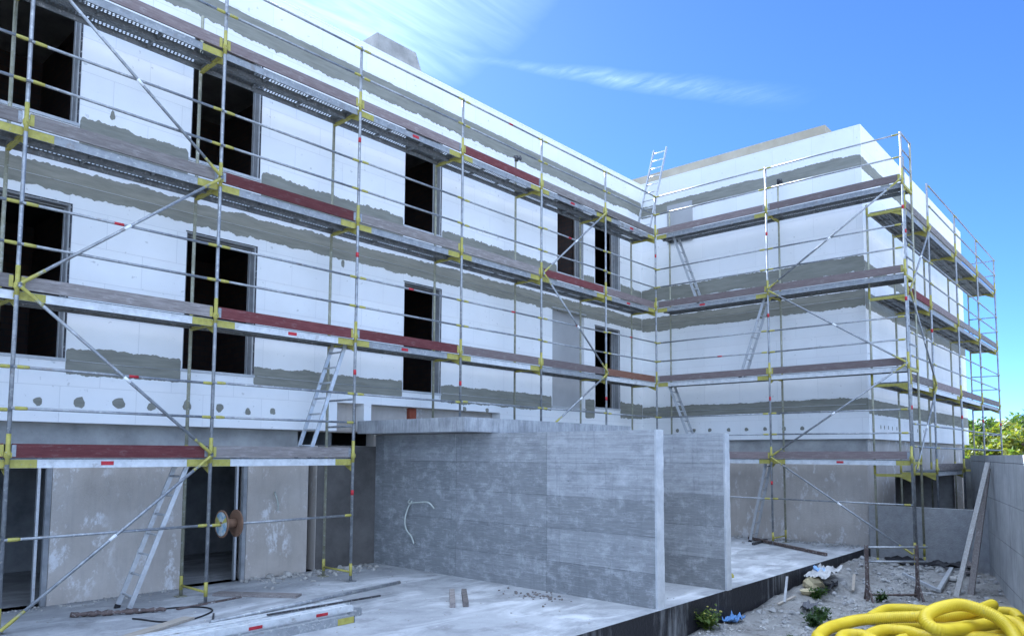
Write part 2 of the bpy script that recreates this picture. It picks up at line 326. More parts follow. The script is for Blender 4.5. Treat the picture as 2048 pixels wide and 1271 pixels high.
# concrete slab with bitumen-coated edge
b=MB(); b.box(-9,15.915,-4.87,13,-.7,0); b.mi=[0,0,1,1,1,1]
struct(b.build('concrete_slab_pavement',[SLB,BIT]))
# far hills
h=MB(); hx=[-200+i*25 for i in range(60)]
def hz(x): return 34+10*noise.noise(Vector((x*.004,2,0)))+4*noise.noise(Vector((x*.02,5,0)))
for i in range(len(hx)-1):
    x0,x1=hx[i],hx[i+1]
    def P(x,dy,z): return (700+dy, -900+ (x+200)*1.1, z)
    h.face([P(x0,-150,-2),P(x1,-150,-2),P(x1,0,hz(x1)),P(x0,0,hz(x0))],0,True); h.face([P(x0,0,hz(x0)),P(x1,0,hz(x1)),P(x1,150,-2),P(x0,150,-2)],0,True)
struct(h.build('hills',HILL))

# ------------------------------------------------------------------ building
bld=thing('apartment_building','unfinished L-shaped apartment block clad in white insulation boards with grey mortar bands','building',(0,1.15,0))
def bpart(mb,name,mats,parent=None):
    """part of the house given in world coordinates"""
    par=parent or bld; o=mb.build(name,mats,par)
    o.location=(0,-1.15,0) if par is bld else (0,0,0); return o
def wallpanel(m,axisname,u0,u1,z0,z1,front,back,holes,mi=0):
    """wall with real openings; front/back are the plane coordinates"""
    us=sorted({u0,u1}|{a for h in holes for a in h[:2] if u0<a<u1}); zs=sorted({z0,z1}|{a for h in holes for a in h[2:] if z0<a<z1})
    def pt(u,d,z): return (u,d,z) if axisname=='x' else (d,u,z)
    for i in range(len(us)-1):
        for j in range(len(zs)-1):
            a,c,e,f=us[i],us[i+1],zs[j],zs[j+1]; mu,mz=(a+c)/2,(e+f)/2
            if any(h[0]<mu<h[1] and h[2]<mz<h[3] for h in holes): continue
            m.face([pt(a,front,e),pt(c,front,e),pt(c,front,f),pt(a,front,f)],mi); m.face([pt(a,back,f),pt(c,back,f),pt(c,back,e),pt(a,back,e)],mi)
    def ring(a,c,e,f,skip=()):
        for q in ((pt(a,front,e),pt(a,back,e),pt(a,back,f),pt(a,front,f)),(pt(c,front,e),pt(c,front,f),pt(c,back,f),pt(c,back,e)),(pt(a,front,f),pt(a,back,f),pt(c,back,f),pt(c,front,f)),(pt(a,front,e),pt(c,front,e),pt(c,back,e),pt(a,back,e))): m.face(q,mi)
    for hh in holes: ring(max(hh[0],u0),min(hh[1],u1),max(hh[2],z0),min(hh[3],z1))
    ring(u0,u1,z0,z1)
UP=[(-4.1,-2.95,6.7,8.85),(-.29,.88,6.7,8.85),(2.5,3.66,6.7,8.85),(6.85,7.83,6.67,8.82),(11.83,12.89,6.67,8.82),(13.46,14.62,6.66,8.82)]
LO=[(-4.1,-2.95,3.37,5.53),(-.29,.86,3.37,5.53),(2.5,3.66,3.37,5.53),(6.88,7.86,3.34,5.53),(13.45,14.6,3.34,5.53)]
BLANK=(11.63,12.96,3.28,5.72)
GR=[(-3.2,-1.7,0,2.2),(-.75,.9,0,2.2),(2.75,3.8,0,2.2),(4.96,5.13,0,2.2)]
CUT=[(5.35,5.95,2.5,3.03),(6.12,9.73,2.5,3.03)]
m=MB(); wallpanel(m,'x',-9,15.8,2.5,10.04,1.15,1.40,UP+LO+[BLANK]+CUT); bpart(m,'insulation_cladding',INS)
m=MB(); e=.05
wallpanel(m,'x',-9,15.9,0.,9.95,1.42,1.66,[(a-e,c+.30,q-e,f+e) for a,c,q,f in UP+LO]+GR+[(4.72,6.40,2.24,2.49)]); bpart(m,'wall',PLA)
m=MB(); wallpanel(m,'y',-4.95,1.15,2.5,10.04,15.8,15.98,[]); bpart(m,'insulation_cladding',INS)
m=MB(); wallpanel(m,'x',15.983,27.2,2.5,10.04,-4.95,-4.75,[]); bpart(m,'insulation_cladding',INS)
m=MB(); wallpanel(m,'y',-4.82,1.41,-.7,9.95,15.985,16.24,[]); bpart(m,'wall',PLA)
m=MB(); wallpanel(m,'x',16.245,27.1,-2.2,9.95,-4.745,-4.5,[(18.6,26.95,-2.2,1.64)]); bpart(m,'wall',PLA)
m=MB(); m.box(15.9,15.983,-4.85,1.41,2.12,2.497); bpart(m,'beam',CONC)
m=MB(); m.box(-9,4.7,1.385,1.418,2.2,2.497); bpart(m,'beam',CONC)
DPL=mottled('dark_plaster',(.085,.08,.075),(.15,.14,.13),1.3,.92,bump=.01,bscale=26)  # darker brown-grey plaster for the entrance stretch of the wall
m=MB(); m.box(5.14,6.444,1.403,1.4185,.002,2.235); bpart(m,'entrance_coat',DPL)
# floors, back walls, roof
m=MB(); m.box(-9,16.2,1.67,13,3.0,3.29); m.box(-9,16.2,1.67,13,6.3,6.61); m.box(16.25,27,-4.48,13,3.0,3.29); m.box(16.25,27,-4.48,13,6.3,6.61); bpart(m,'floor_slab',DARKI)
m=MB(); m.box(-9,16.3,1.67,13,9.5,9.72); m.box(16.3,27.1,-4.48,13,9.5,9.72); bpart(m,'roof',CONC)
m=MB(); m.box(-9.2,27.2,13.01,13.25,-.7,10.04); m.box(-9.25,-9.01,1.16,13,-.7,10.04); m.box(27.11,27.35,-4.74,13,-2.2,10.04); bpart(m,'wall',REN)
m=MB()
for z0,z1 in ((3.30,6.29),(6.62,9.49)):
    m.box(-9,16,5.6,5.75,z0,z1)
    for xx in (-1.9,1.6,5.1,9.6,13.1): m.box(xx,xx+.12,1.67,5.59,z0,z1)
m.box(16.3,27,2,2.1,-2,2.9)
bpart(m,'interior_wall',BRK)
m=MB(); m.box(-9,16,5.0,5.15,.002,2.99); m.box(1.7,1.82,1.67,4.99,.002,2.99); m.box(3.2,3.3,3.2,4.99,.002,2.99); m.box(5.5,5.6,1.67,4.99,.002,2.99); bpart(m,'interior_wall',GREYB)
# roof structures
m=MB(); zb,zt=9.72,11.74
q=[(7.62,3),(9.45,3),(9.45,5.2),(7.62,5.2)]; r=[(7.5,3),(8.66,3),(8.66,3.66),(7.5,3.66)]
q=[(7.66,3.0),(9.62,3.0),(9.62,5.4),(7.66,3.9)]
q=[(7.66,3.0),(9.60,3.0),(9.60,4.2),(7.66,4.2)]; r=[(7.5,3),(8.66,3),(8.66,3.66),(7.5,3.66)]
for i in range(4):
    j=(i+1)%4; m.face([(*q[i],zb),(*q[j],zb),(*r[j],zt),(*r[i],zt)])
m.face([(*a,zt) for a in r]); bpart(m,'roof_shaft',CONC)
m=MB(); m.box(18,26.3,-3.42,12,9.72,11.25); bpart(m,'roof_upstand',WARM)
# window linings
def window(h,y0=1.15):
    a,c,z0,z1=h; f=MB(); t=.016; yb=1.345
    f.box(a+.001,a+t,y0+.012,yb,z0+t,z1-t); f.box(c-t,c-.001,y0+.012,yb,z0+t,z1-t); f.box(a+.001,c-.001,y0+.012,yb,z1-t,z1-.001); f.box(a+.001,c-.001,y0+.012,yb,z0+.001,z0+t)
    o=bpart(f,'window',GREYB)
    g=MB()
    for (x0,x1) in ((a+t,a+t+.008),(c-t-.008,c-t)): g.box(x0,x1,1.29,1.35,z0+t,z1-t)
    g.box(a+t+.008,c-t-.008,1.29,1.35,z1-t-.008,z1-t); fr=bpart(g,'window_frame',ALU,o)
    s=MB(); s.box(a-.03,c+.04,y0-.025,y0+.011,z0-.03,z0+.012); bpart(s,'sill',CONCE,o)
    s=MB(); s.box(c+.002,c+.03,y0-.006,y0-.001,z0,z1+.02); s.box(a-.02,c,y0-.006,y0-.001,z1+.002,z1+.02); bpart(s,'corner_bead',DARKM,o)
for h in UP+LO: window(h)
m=MB(); a,c,z0,z1=BLANK; m.box(a+.01,c-.01,1.24,1.30,z0+.01,z1-.01); o=bpart(m,'opening_board',BOARD); o['label']='pale grey board closing a tall facade opening'
m=MB(); m.box(a-.04,c+.05,1.11,1.149,z1+.0,z1+.035); bpart(m,'lintel_profile',ALU)
m=MB(); m.box(a-.05,c+.02,1.10,1.149,z0-.03,z0); bpart(m,'sill',CONCE)
# door jambs on the ground floor
for xx in (.74,3.64):
    m=MB(); m.box(xx,xx+.035,1.5,1.56,0,2.19); bpart(m,'door_frame',ALU); m=MB(); m.box(xx+.09,xx+.155,1.43,1.5,0,2.19); bpart(m,'door_frame',GREYB)
m=MB(); m.box(7.22,7.40,1.33,1.417,2.55,3.02); bpart(m,'brick_infill',TERR)
# mortar bands: ragged coats about 4 mm thick
def band(face,u0,u1,zt,zb,amp_t=.05,amp_b=.05,seed=0,trail=False):
    m=MB(); n=max(4,int((u1-u0)/.02)); T=.005
    def P(u,z,dd):
        return (u,1.15-dd,z) if face=='A' else ((15.8-dd,u,z) if face=='W' else (u,-4.95-dd,z))
    def f(u,s,a):
        v=noise.noise(Vector((u*.9,s,0)))*.9+noise.noise(Vector((u*3.1,s+7,0)))*.6+noise.noise(Vector((u*8,s+3,0)))*.5+noise.noise(Vector((u*21,s+5,0)))*.4+noise.noise(Vector((u*47,s+9,0)))*.25
        return v*a
    prev=None
    for i in range(n+1):
        u=u0+(u1-u0)*i/n; e=min(1,min(i,n-i)/2+.8)
        a=zt+f(u,seed,amp_t); b_=zb+f(u,seed+31,amp_b); mid=(a+b_)/2; a=mid+(a-mid)*e; b_=mid+(b_-mid)*e
        if prev:
            pu,pa,pb=prev
            q=[P(pu,pb,T),P(u,b_,T),P(u,a,T),P(pu,pa,T)]; m.face(q,0,False)
            m.face([P(pu,pa,T),P(u,a,T),P(u,a,0),P(pu,pa,0)]); m.face([P(pu,pb,0),P(u,b_,0),P(u,b_,T),P(pu,pb,T)])
        prev=(u,a,b_)
    return bpart(m,'mortar_band',MOR)
band('A',-9,15.79,9.47,9.07,.02,.06,1)
band('A',-9,15.79,6.03,5.68,.05,.05,2)
for i,(a,c) in enumerate([(.93,2.47),(3.72,6.82),(7.88,11.8),(12.94,13.42),(14.68,15.79)]): band('A',a,c,6.83,6.32,.07,.05,10+i)
for i,(a,c,zb) in enumerate([(.9,2.48,3.17),(3.69,6.86,3.2),(7.9,11.6,3.17),(13.0,13.42,3.05),(14.64,15.79,3.12)]): band('A',a,c,3.53,zb,.05,.045,20+i)
band('W',-4.95,1.14,9.33,8.99,.045,.015,31); band('W',-4.95,1.14,6.85,6.47,.05,.05,32); band('W',-4.95,1.14,6.02,5.63,.04,.05,33); band('W',-4.95,1.14,3.46,3.15,.04,.035,34)
band('E',15.80,27.2,9.24,8.95,.03,.03,41); band('E',15.80,27.2,6.7,6.45,.05,.05,42); band('E',15.80,27.2,5.97,5.57,.03,.05,43); band('E',15.80,27.2,3.42,3.08,.02,.04,44)
# thin plastic string line pressed into the mortar
m=MB()
for (a,c,z) in [(.95,2.45,3.36),(3.75,6.8,3.37),(7.95,11.55,3.36),(-8,15.7,5.84)]: m.tube([(a,1.141,z),((a+c)/2,1.14,z-.01),(c,1.141,z)],.004,5)
m.tube([(15.79,-4.9,3.31),(15.79,1.1,3.31)],.004,5); m.tube([(15.79,-4.9,5.83),(15.79,1.1,5.83)],.004,5)
bpart(m,'guide_profile',ALU)
def dab(face,u,z,r,sx=1.):
    m=MB(); pts=[]; n=11; ph=random.random()*6
    for i in range(n):
        t=2*math.pi*i/n; k_=r*(1+.10*math.cos(3*t+ph)+random.uniform(-.16,.14)); pts.append((math.cos(t)*k_*sx,math.sin(t)*k_))
    P=lambda a,b_,d: (u+a,1.15-d,z+b_) if face=='A' else ((15.8-d,u+a,z+b_) if face=='W' else (u+a,-4.95-d,z+b_))
    m.face([P(a,b_,.008) for a,b_ in pts])
    for i in range(n): j=(i+1)%n; m.face([P(*pts[i],0),P(*pts[j],0),P(*pts[j],.008),P(*pts[i],.008)])
    bpart(m,'mortar_dab',MOR)
for u in (-.55,.02,.59,1.08,1.61,2.1,2.61,3.12,3.62,4.06): dab('A',u+random.uniform(-.04,.04),2.80+random.uniform(-.03,.03),random.uniform(.058,.082),random.uniform(.8,1.15))
for u in (8.6,9.3): dab('A',u,3.06,.06,.8)
for u in (.03,-.47,-.94,-1.48,-1.97,-2.46,-2.95,-3.4): dab('W',u,2.77,.05)
for u in (16.1,16.7,17.0,17.35,17.7,18.1,19.6,20.2,20.9,21.6,22.4): dab('E',u,2.80,.05,.45)
for u,z in ((1.35,6.98),(9.05,5.98),(5.4,5.6)): dab('A',u,z,.07,.5)

# ------------------------------------------------------------------ concrete walls, canopy
def free_wall(x0,x1,y0,y1,z1,label):
    r=thing('concrete_wall',label,'wall',((x0+x1)/2,(y0+y1)/2,0)); cx,cy=(x0+x1)/2,(y0+y1)/2
    m=MB(); m.box(x0-cx,x1-cx,y0+.03-cy,y1-cy,-.02,z1); m.build('wall_body',BRD,r)
    m=MB(); prev=None; n=26
    for i in range(n+1):
        z=-.005+(z1+.008)*i/n; w=.006*noise.noise(Vector((z*6,x0,0)))
        ring=[(x0-cx-.003+w,y0-cy+w,z),(x1-cx+.003-w,y0-cy+w,z),(x1-cx+.003,y0+.0295-cy,z),(x0-cx-.003,y0+.0295-cy,z)]
        if prev:
            for a in range(4): m.face([prev[a],prev[(a+1)%4],ring[(a+1)%4],ring[a]])
        else: m.face(ring[::-1])
        prev=ring
    m.face(prev); m.build('end_face',CONCE,r); return r
W1_=free_wall(6.45,6.64,-4.82,1.415,2.452,'large board-marked concrete wall in front of the entrance, the nearer and longer one')
W2_=free_wall(8.44,8.60,-4.88,1.415,2.448,'board-marked concrete wall farther right, mostly hidden behind the larger one')
m=MB(); m.box(-2.45,2.45,-1.42,1.415,0,.235); o=m.build('entrance_canopy',STK,None,(8.25,-.28,2.462)); tag(o,'flat grey concrete canopy slab resting on the entrance walls','canopy')
# low wall and boundary wall
m=MB(); m.box(0,.22,-2.45,0,-1.6,.5); o=m.build('low_wall',REN,None,(15.86,-4.86,.46)); tag(o,'low rough-rendered grey wall closing the pit beside the building corner','wall')
if True:
    m=MB(); pts=[(4.0,bwy(4.0)),(9,bwy(9)),(14.95,bwy(14.95)),(19.5,bwy(19.5)-.06),(32,-7.1)]; T=.25
    for i in range(len(pts)-1):
        a=Vector((*pts[i],0)); c=Vector((*pts[i+1],0)); dd=(c-a).normalized(); nn=Vector((dd.y,-dd.x,0))*T
        zb,zt=-2.3,2.13
        A,B,D,E_=a,c,c+nn,a+nn
        for q in ((A,B,1),(B,D,0),(D,E_,1),(E_,A,0)):
            p_,q_=q[0],q[1]; m.face([(p_.x,p_.y,zb),(q_.x,q_.y,zb),(q_.x,q_.y,zt),(p_.x,p_.y,zt)])
        m.face([(A.x,A.y,zt),(B.x,B.y,zt),(D.x,D.y,zt),(E_.x,E_.y,zt)])
    def m_bw():
        k=NT('boundary_concrete'); x,y,z=k.xyz(k.pos); f=k.noise(k.map(k.pos,(1,1,1.4)),1.2,6,.68); c=k.mix(k.ramp(f,.3,.7),(.32,.325,.325),(.48,.485,.485))
        st=k.noise(k.map(k.pos,(5,5,.5)),1.6,5,.65); c=k.mix(k.ramp(st,.52,.7,0,.5),c,(.15,.155,.155)); 
        jl=k.math('ABSOLUTE',k.math('SUBTRACT',k.math('FRACT',k.math('DIVIDE',k.math('ADD',z,.17),.72)),.5)); jn=k.ramp(jl,.490,.498); c=k.mix(k.math('MULTIPLY',jn,.5),c,(.16,.16,.165))
        k.col(c); k.set(.92,0,.2); k.bump(k.math('ADD',k.noise(k.pos,24,5,.7),k.math('MULTIPLY',jn,-1.5)),.01); return k.m
    BW=m_bw(); o=m.build('boundary_wall',BW); tag(o,'tall grey concrete boundary wall with horizontal joints along the right side','wall')

# ------------------------------------------------------------------ scaffolds
DECKC={}
def deck_mesh(L,perf):
    key=(round(L,3),perf)
    if key in DECKC: return DECKC[key]
    m=MB(); T=.075
    for w0 in (.055,.395):
        w1=w0+.325
        if perf:
            strips=[(w0,w0+.035,0),(w0+.035,w0+.115,1),(w0+.115,w0+.21,0),(w0+.21,w0+.29,1),(w0+.29,w1,0)]
            pitch=.052; n=int((L-.24)/pitch); s0=(L-n*pitch)/2
            for a,c,h in strips:
                if not h: m.face([(0,a,0),(L,a,0),(L,c,0),(0,c,0)]); continue
                m.face([(0,a,0),(s0,a,0),(s0,c,0),(0,c,0)]); m.face([(L-s0,a,0),(L,a,0),(L,c,0),(L-s0,c,0)])
                mid=(a+c)/2
                for i in range(n):
                    x=s0+i*pitch
                    for (p,q,off) in ((a+.004,mid-.004,0),(mid+.004,c-.004,.02)):
                        g0=x+off*.5+.006; g1=g0+.030
                        m.face([(x,p,0),(g0,p,0),(g0,q,0),(x,q,0)]); m.face([(g1,p,0),(x+pitch,p,0),(x+pitch,q,0),(g1,q,0)])
                for (p,q) in ((a,a+.004),(mid-.004,mid+.004),(c-.004,c)): m.face([(s0,p,0),(L-s0,p,0),(L-s0,q,0),(s0,q,0)])
        else: m.face([(0,w0,0),(L,w0,0),(L,w1,0),(0,w1,0)])
        # folded flanges and underside ribs
        for wa in (w0,w1-.004): m.box(0,L,wa,wa+.004,-T,-.001)
        for (a,c) in ((w0+.004,w0+.03),(w1-.03,w1-.004)): m.box(0,L,a,c,-T-.003,-T)
        if not perf:
            for a in (w0+.09,w0+.2): m.box(0,L,a,a+.04,-.03,-.002)
        for xx in (.0,L*.33,L*.66,L-.02): m.box(xx,xx+.02,w0+.004,w1-.004,-.05,-.004)
    me=bpy.data.meshes.new('deck'); me.from_pydata(m.v,[],m.f); me.materials.append(GALD); DECKC[key]=me; return me
RAILC={}
def tube_mesh(L,r,mat,ends=None):
    key=(round(L,3),r,mat.name,ends)
    if key not in RAILC:
        m=MB()
        if ends=='fit':   # flattened yellow end fitting
            m.tube([(0,0,0),(L*.12,0,0),(L*.55,0,0),(L*.85,0,0),(L,0,0)],[.010,.023,.023,.021,r+.0012],8)
        else: m.tube([(0,0,0),(L,0,0)],r,10)
        o=m.build('x',mat); RAILC[key]=o.data; bpy.data.objects.remove(o)
    return RAILC[key]
def place(me,name,parent,p,q):
    p=Vector(p); q=Vector(q); o=link(name,me,parent,p); o.rotation_mode='QUATERNION'; o.rotation_quaternion=(q-p).to_track_quat('X','Z'); return o
TOE={'g':WOOD,'p':PURP,'r':REDW,'b':BRNW}
def scaffold(name,label,loc,rz,st,Z,base_o,base_i,inner_top,toe,rails,braces,skip=(),perf=(),guards=(),toplev=4,skip_in=(),deck_from={},tape=True):
    root=thing(name,label,'scaffolding',loc,rz); D=.77; top=Z[toplev]+1.05
    for i,s_ in enumerate(st):
        for inner in (0,1):
            if (i in skip and not inner) or (inner and i in skip_in): continue
            zb=(base_i if inner else base_o)[i]; zt=inner_top.get(i,Z[toplev]) if inner else top; w_=D if inner else 0
            m=MB(); m.tube([(0,0,zb+.02),(0,0,zt)],.0245,12); m.tube([(0,0,zb),(0,0,zb+.3)],.018,8); m.box(-.07,.07,-.07,.07,zb,zb+.012)
            o=m.build('standard',OLDY if inner else GAL,root,(s_,w_,0))
            for L in sorted(Z):
                if Z[L]<zb+.2 or Z[L]>zt+.1: continue
                z=Z[L]; m=MB()
                if inner: m.tube([(0,0,z-.10),(0,0,min(z+.14,zt+.02))],.0262,10)
                else:
                    m.tube([(0,0,z-.12),(0,0,z-.05),(0,0,z-.045),(0,0,z+.035),(0,0,z+.04),(0,0,z+.24)],[.0264,.0264,.033,.033,.0264,.0264],10); m.bar((-.04,-.01,z-.01),(.04,-.01,z-.01),.016,.055); m.tube([(0,-.05,z),(0,.02,z)],.014,6)
                m.build('collar',YEL,o)
            if zb<1: m=MB(); m.tube([(0,0,zb+.1),(0,0,zb+.3)],.0262,10); m.build('foot_collar',YEL,o)
            if tape and not inner:
                for L in sorted(Z):
                    z=Z[L]-.66
                    if z>zb+.3 and random.random()<.42: m=MB(); m.tube([(0,0,z),(0,0,z+.085)],.0258,10); m.build('tape',RED,o)
        # transoms with gusset
        if i in skip: continue
        for L in sorted(Z):
            if L==0 or Z[L]<base_o[i]+.3: continue
            z=Z[L]-.085
            m=MB(); m.bar((0,.02,z-.03),(0,D-.02,z-.03),.052,.06); m.face([(-.004,.03,z-.05),(-.004,.26,z-.05),(-.004,.03,z-.17)]); m.face([(.004,.03,z-.05),(.004,.03,z-.17),(.004,.26,z-.05)]); m.bar((0,.03,z-.17),(0,.27,z-.055),.02,.02)
            m.build('transom',YEL,root,(s_,0,0))
        zb=max(base_o[i],base_i[i])+.16
        if base_o[i]>1: continue
        m=MB(); m.tube([(0,.02,zb),(0,D-.02,zb)],.018,8); m.build('base_tie',YEL,root,(s_,0,0))
    for bay in range(len(st)-1):
        s0,s1=st[bay],st[bay+1]; L_=s1-s0
        for L,code in toe[bay].items():
            z=Z[L]; dl=L_-.03
            o=link('deck',deck_mesh(dl,L in perf),root,(s0+.015,0,z-.05))
            m=MB(); m.box(.0,dl,.042,.054,-.115,-.012); o2=m.build('deck_edge',WHT if L<=2 and random.random()<.75 else GALD_E,o)
            if random.random()<.72:
              for u0,u1 in ((.01,.30),(dl-.30,dl-.01)): m=MB(); m.box(u0,u1,.036,.0415,-.113,-.014); m.build('end_cap',YEL,o)
            if random.random()<.26 and 'end wall' not in label:
                m=MB(); c=dl*random.uniform(.42,.55); m.box(c-.075,c+.075,.037,.0415,-.085,-.035); m.build('sticker',RED,o)
            m=MB(); a=random.uniform(0,.02); n=8
            for j in range(n):
                u0=.03+(dl-.06)*j/n; u1=.03+(dl-.06)*(j+1)/n
                m.box(u0,u1,-.014,.014,0,.165)
            m=MB(); m.box(.03,dl-.03,-.014,.014,0,.165); tb=m.build('toe_board',TOE[code],root,(s0+.015,.022,z-.04),(0,random.uniform(-.003,.003),0))
            for u0,u1 in ((.025,.07),(dl-.07,dl-.025)): m=MB(); m.box(u0,u1,-.018,.018,.01,.15); m.build('end_bracket',YEL if random.random()<.4 else GAL,tb)
        for z in rails[bay]:
            p=Vector((s0,-.03,z+random.uniform(-.012,.012))); q=Vector((s1,-.03,z+random.uniform(-.012,.012))); dirn=(q-p).normalized(); e=.14
            o=place(tube_mesh(L_,.0185,GAL),'guard_rail',root,p,q)
            for sgn in (0,1):
                f=link('end_fitting',tube_mesh(e,.0185,YEL,'fit'),o,(0.025 if not sgn else L_-.025,0,0)); 
                if sgn: f.rotation_euler=(0,0,math.pi)
            if random.random()<.09:
                m=MB(); c=L_*random.uniform(.35,.6); m.tube([(c,0,0),(c+.12,0,0)],.0198,8); m.build('tape',RED,o)
    for (a,za,c,zc) in braces:
        p=Vector((a,-.06,za)); q=Vector((c,-.06,zc)); Lb=(q-p).length
        o=place(tube_mesh(Lb,.021,GAL),'diagonal_brace',root,p,q)
        for sgn in (0,1):
            f=link('end_fitting',tube_mesh(.34,.021,YEL,'fit'),o,(0. if not sgn else Lb,0,0)); 
            if sgn: f.rotation_euler=(0,0,math.pi)
        m=MB(); m.tube([(Lb*.5,0,0),(Lb*.5+.1,0,0)],.0225,8); m.build('tape',WTAPE,o)
    for (s_,zs) in guards:          # end guards between outer and inner upright
        for z in zs:
            m=MB(); m.tube([(0,0,0),(0,D,0)],.018,8); m.build('end_guard',GAL,root,(s_,0,z))
    return root
m=MB(); m.box(0,.2,-2.6,2.6,-2.2,2.02); o=m.build('retaining_wall',mottled('dark_concrete',(.10,.105,.105),(.18,.185,.185),2),None,(27.45,-5.2,0)); tag(o,'dark grey retaining wall closing the far end of the pit below the end scaffold','wall')  # plain dark grey concrete
m=MB(); m.box(0,.02,-.52,.26,0,1.12); o=m.build('board',BOARD,None,(15.76,0,8.06),(0,0,0)); tag(o,'pale grey board standing on the top deck against the wing wall','board')
GALD_E=m_steel('galvanised_deck_edge',(.24,.25,.26),(.36,.37,.375),.6,.3)
XA=[-4.888,-2.444,0,2.444,4.883,7.349,9.799,12.285,14.653]
Z={i:.07+2*i for i in range(5)}
def lv(a4,a3,a2,a1=None):
    d={4:a4,3:a3,2:a2}
    if a1: d[1]=a1
    return d
toeA=[lv('p','g','g','g'),lv('p','g','g','r'),lv('p','g','g','r'),lv('p','r','r','g'),lv('p','g','r'),lv('r','g','p'),lv('g','r','p'),lv('g','p','b')]
up=[4.57,5.07,6.57,7.07,8.57,9.07]
railsA=[]
for bday in range(8):
    r=list(up)+[3.09]
    if bday<4: r+=[2.60]
    if bday<4: r+=[1.09]
    railsA.append(r)
bo=[0,0,0,0,0,2.70,2.70,0,0]; bi=list(bo)
brA=[(XA[2],Z[4],XA[3],Z[3]),(XA[3],Z[3],XA[2],Z[2]),(XA[2],Z[2],XA[3],Z[1]),(XA[3],Z[1],XA[2]-.02,.03),
     (XA[7],Z[4],XA[6],Z[3]),(XA[6],Z[3],XA[7],Z[2]),(XA[7],Z[2],XA[6]+.35,2.75)]
SA=scaffold('scaffold','long steel scaffold with yellow joints along the main facade with the windows',(0,0,0),0,XA,Z,bo,bi,{3:8.85,6:8.9},toeA,railsA,brA,perf=(4,3),guards=[(XA[4],[2.55,3.0])])
SW=[0,3.077,6.084]
toeW=[{4:'p',3:'p',2:'p',1:'p'},{4:'p',3:'p',2:'p',1:'p'}]
railsW=[list(up)+[3.09,2.6,1.09],list(up)+[3.09,2.6,1.09]]
brW=[(SW[2],Z[4],SW[1],Z[3]),(SW[1],Z[3],SW[2],Z[2]),(SW[2],Z[2],SW[1],Z[1]),(SW[1],Z[1],SW[2],.05)]
SWo=scaffold('scaffold','two-bay steel scaffold with purplish toe boards in front of the windowless wing wall',(14.653,0,0),rad(-90),SW,Z,[0,0,-.36],[0,0,-.36],{0:8.9,1:9.0,2:9.12},toeW,railsW,brW,skip=(0,),perf=(4,),guards=[(SW[2],[8.4,8.75,9.1,4.5,4.9,6.4,6.8])])
SE=[0,2.12,5.17,8.17,11.22]; ZE={0:-.3,1:1.8,2:3.76,3:5.69,4:7.61}
toeE=[{4:'g',3:'r',2:'g'},{4:'g',3:'p',2:'p',1:'g'},{4:'g',3:'g',2:'p'},{4:'g',3:'g',2:'g'}]
ue=[2.3,2.8,4.26,4.76,6.2,6.7,8.1,8.6]; railsE=[[r for r in ue if r<7.6]]+[list(ue)]*3
brE=[(SE[1],ZE[4],SE[0],ZE[3]),(SE[0],ZE[3],SE[1],ZE[2]),(SE[1],ZE[2],SE[0],ZE[1])]
SEo=scaffold('scaffold','steel scaffold seen from below along the end wall, far right against the sky',(14.93,-6.05,0),0,SE,ZE,[-.4,-1.95,-1.95,-1.95,-1.95],[-.4,-1.95,-1.95,-1.95,-1.95],{0:7.75},toeE,railsE,brE,perf=(),guards=[(SE[4],[8.1,8.6,6.2,6.7,4.3,4.75,2.3,2.8])])

# ------------------------------------------------------------------ ladders
def ladder(label,bottom,topp,width_vec,group='aluminium ladders on the scaffolds',w_=.38,mat=ALU):
    b0=Vector(bottom); t0=Vector(topp); wv=Vector(width_vec).normalized(); r=thing('ladder',label,'ladder',b0,0,group)
    d=(t0-b0); L=d.length; dn=d.normalized(); nrm=dn.cross(wv).normalized()
    for s_ in (-1,1):
        m=MB(); o_=wv*(s_*w_/2); m.bar(o_,o_+d,.026,.062,0,nrm); st_=m.build('stile',mat,r)
        m=MB(); m.bar(o_-dn*.01,o_+dn*.05,.034,.07,0,nrm); m.build('foot',BLACK,st_)
    n=int(L/.28)
    for i in range(1,n+1):
        c=dn*(i*.28-.08); m=MB(); m.tube([c-wv*(w_/2),c+wv*(w_/2)],.016,8); m.build('rung',mat,r)
    return r
ladder('silver ladder leaning from the slab to the lowest deck, in front of the plastered pier',(1.50,.40,0),(2.30,.40,2.16),(0,1,0))
ladder('silver ladder rising from the lowest deck, left of the entrance canopy',(4.18,.41,2.03),(4.86,.41,4.0),(0,1,0))
ladder('silver ladder standing on the slab at the foot of the wing',(15.05,-2.40,.0),(15.05,-2.86,2.0),(1,0,0),w_=.3)
ladder('silver ladder just above the concrete walls, right beside the inner corner',(15.05,-1.0,2.03),(15.05,-.22,3.98),(1,0,0),w_=.3)
ladder('silver ladder on the wing scaffold between the two middle decks, leaning right',(15.05,-2.22,4.03),(15.05,-2.90,5.98),(1,0,0),w_=.3)
ladder('silver ladder under the top wing deck, leaning left towards the inner corner',(15.05,-1.12,6.03),(15.05,-.40,8.0),(1,0,0),w_=.3)
ladder('wide silver ladder standing above the roof edge at the inner corner against the sky',(14.74,.50,8.02),(15.82,.50,10.95),(0,1,0),w_=.42)
# couplers on the stub posts
for (x,y,z,l) in ((9.799,.77,8.86,'small black clamp on the stub post above the middle of the long scaffold'),(15.423,-3.077,8.97,'small black clamp on the stub post above the wing scaffold')):
    m=MB(); m.tube([(-.11,-.05,0),(.13,-.05,.02)],.03,8); m.tube([(0,-.02,-.06),(0,-.02,.06)],.045,8); m.tube([(.10,-.05,-.02),(.10,-.05,.09)],.02,6); o=m.build('clamp',DARKM,None,(x,y,z)); tag(o,l,'clamp')

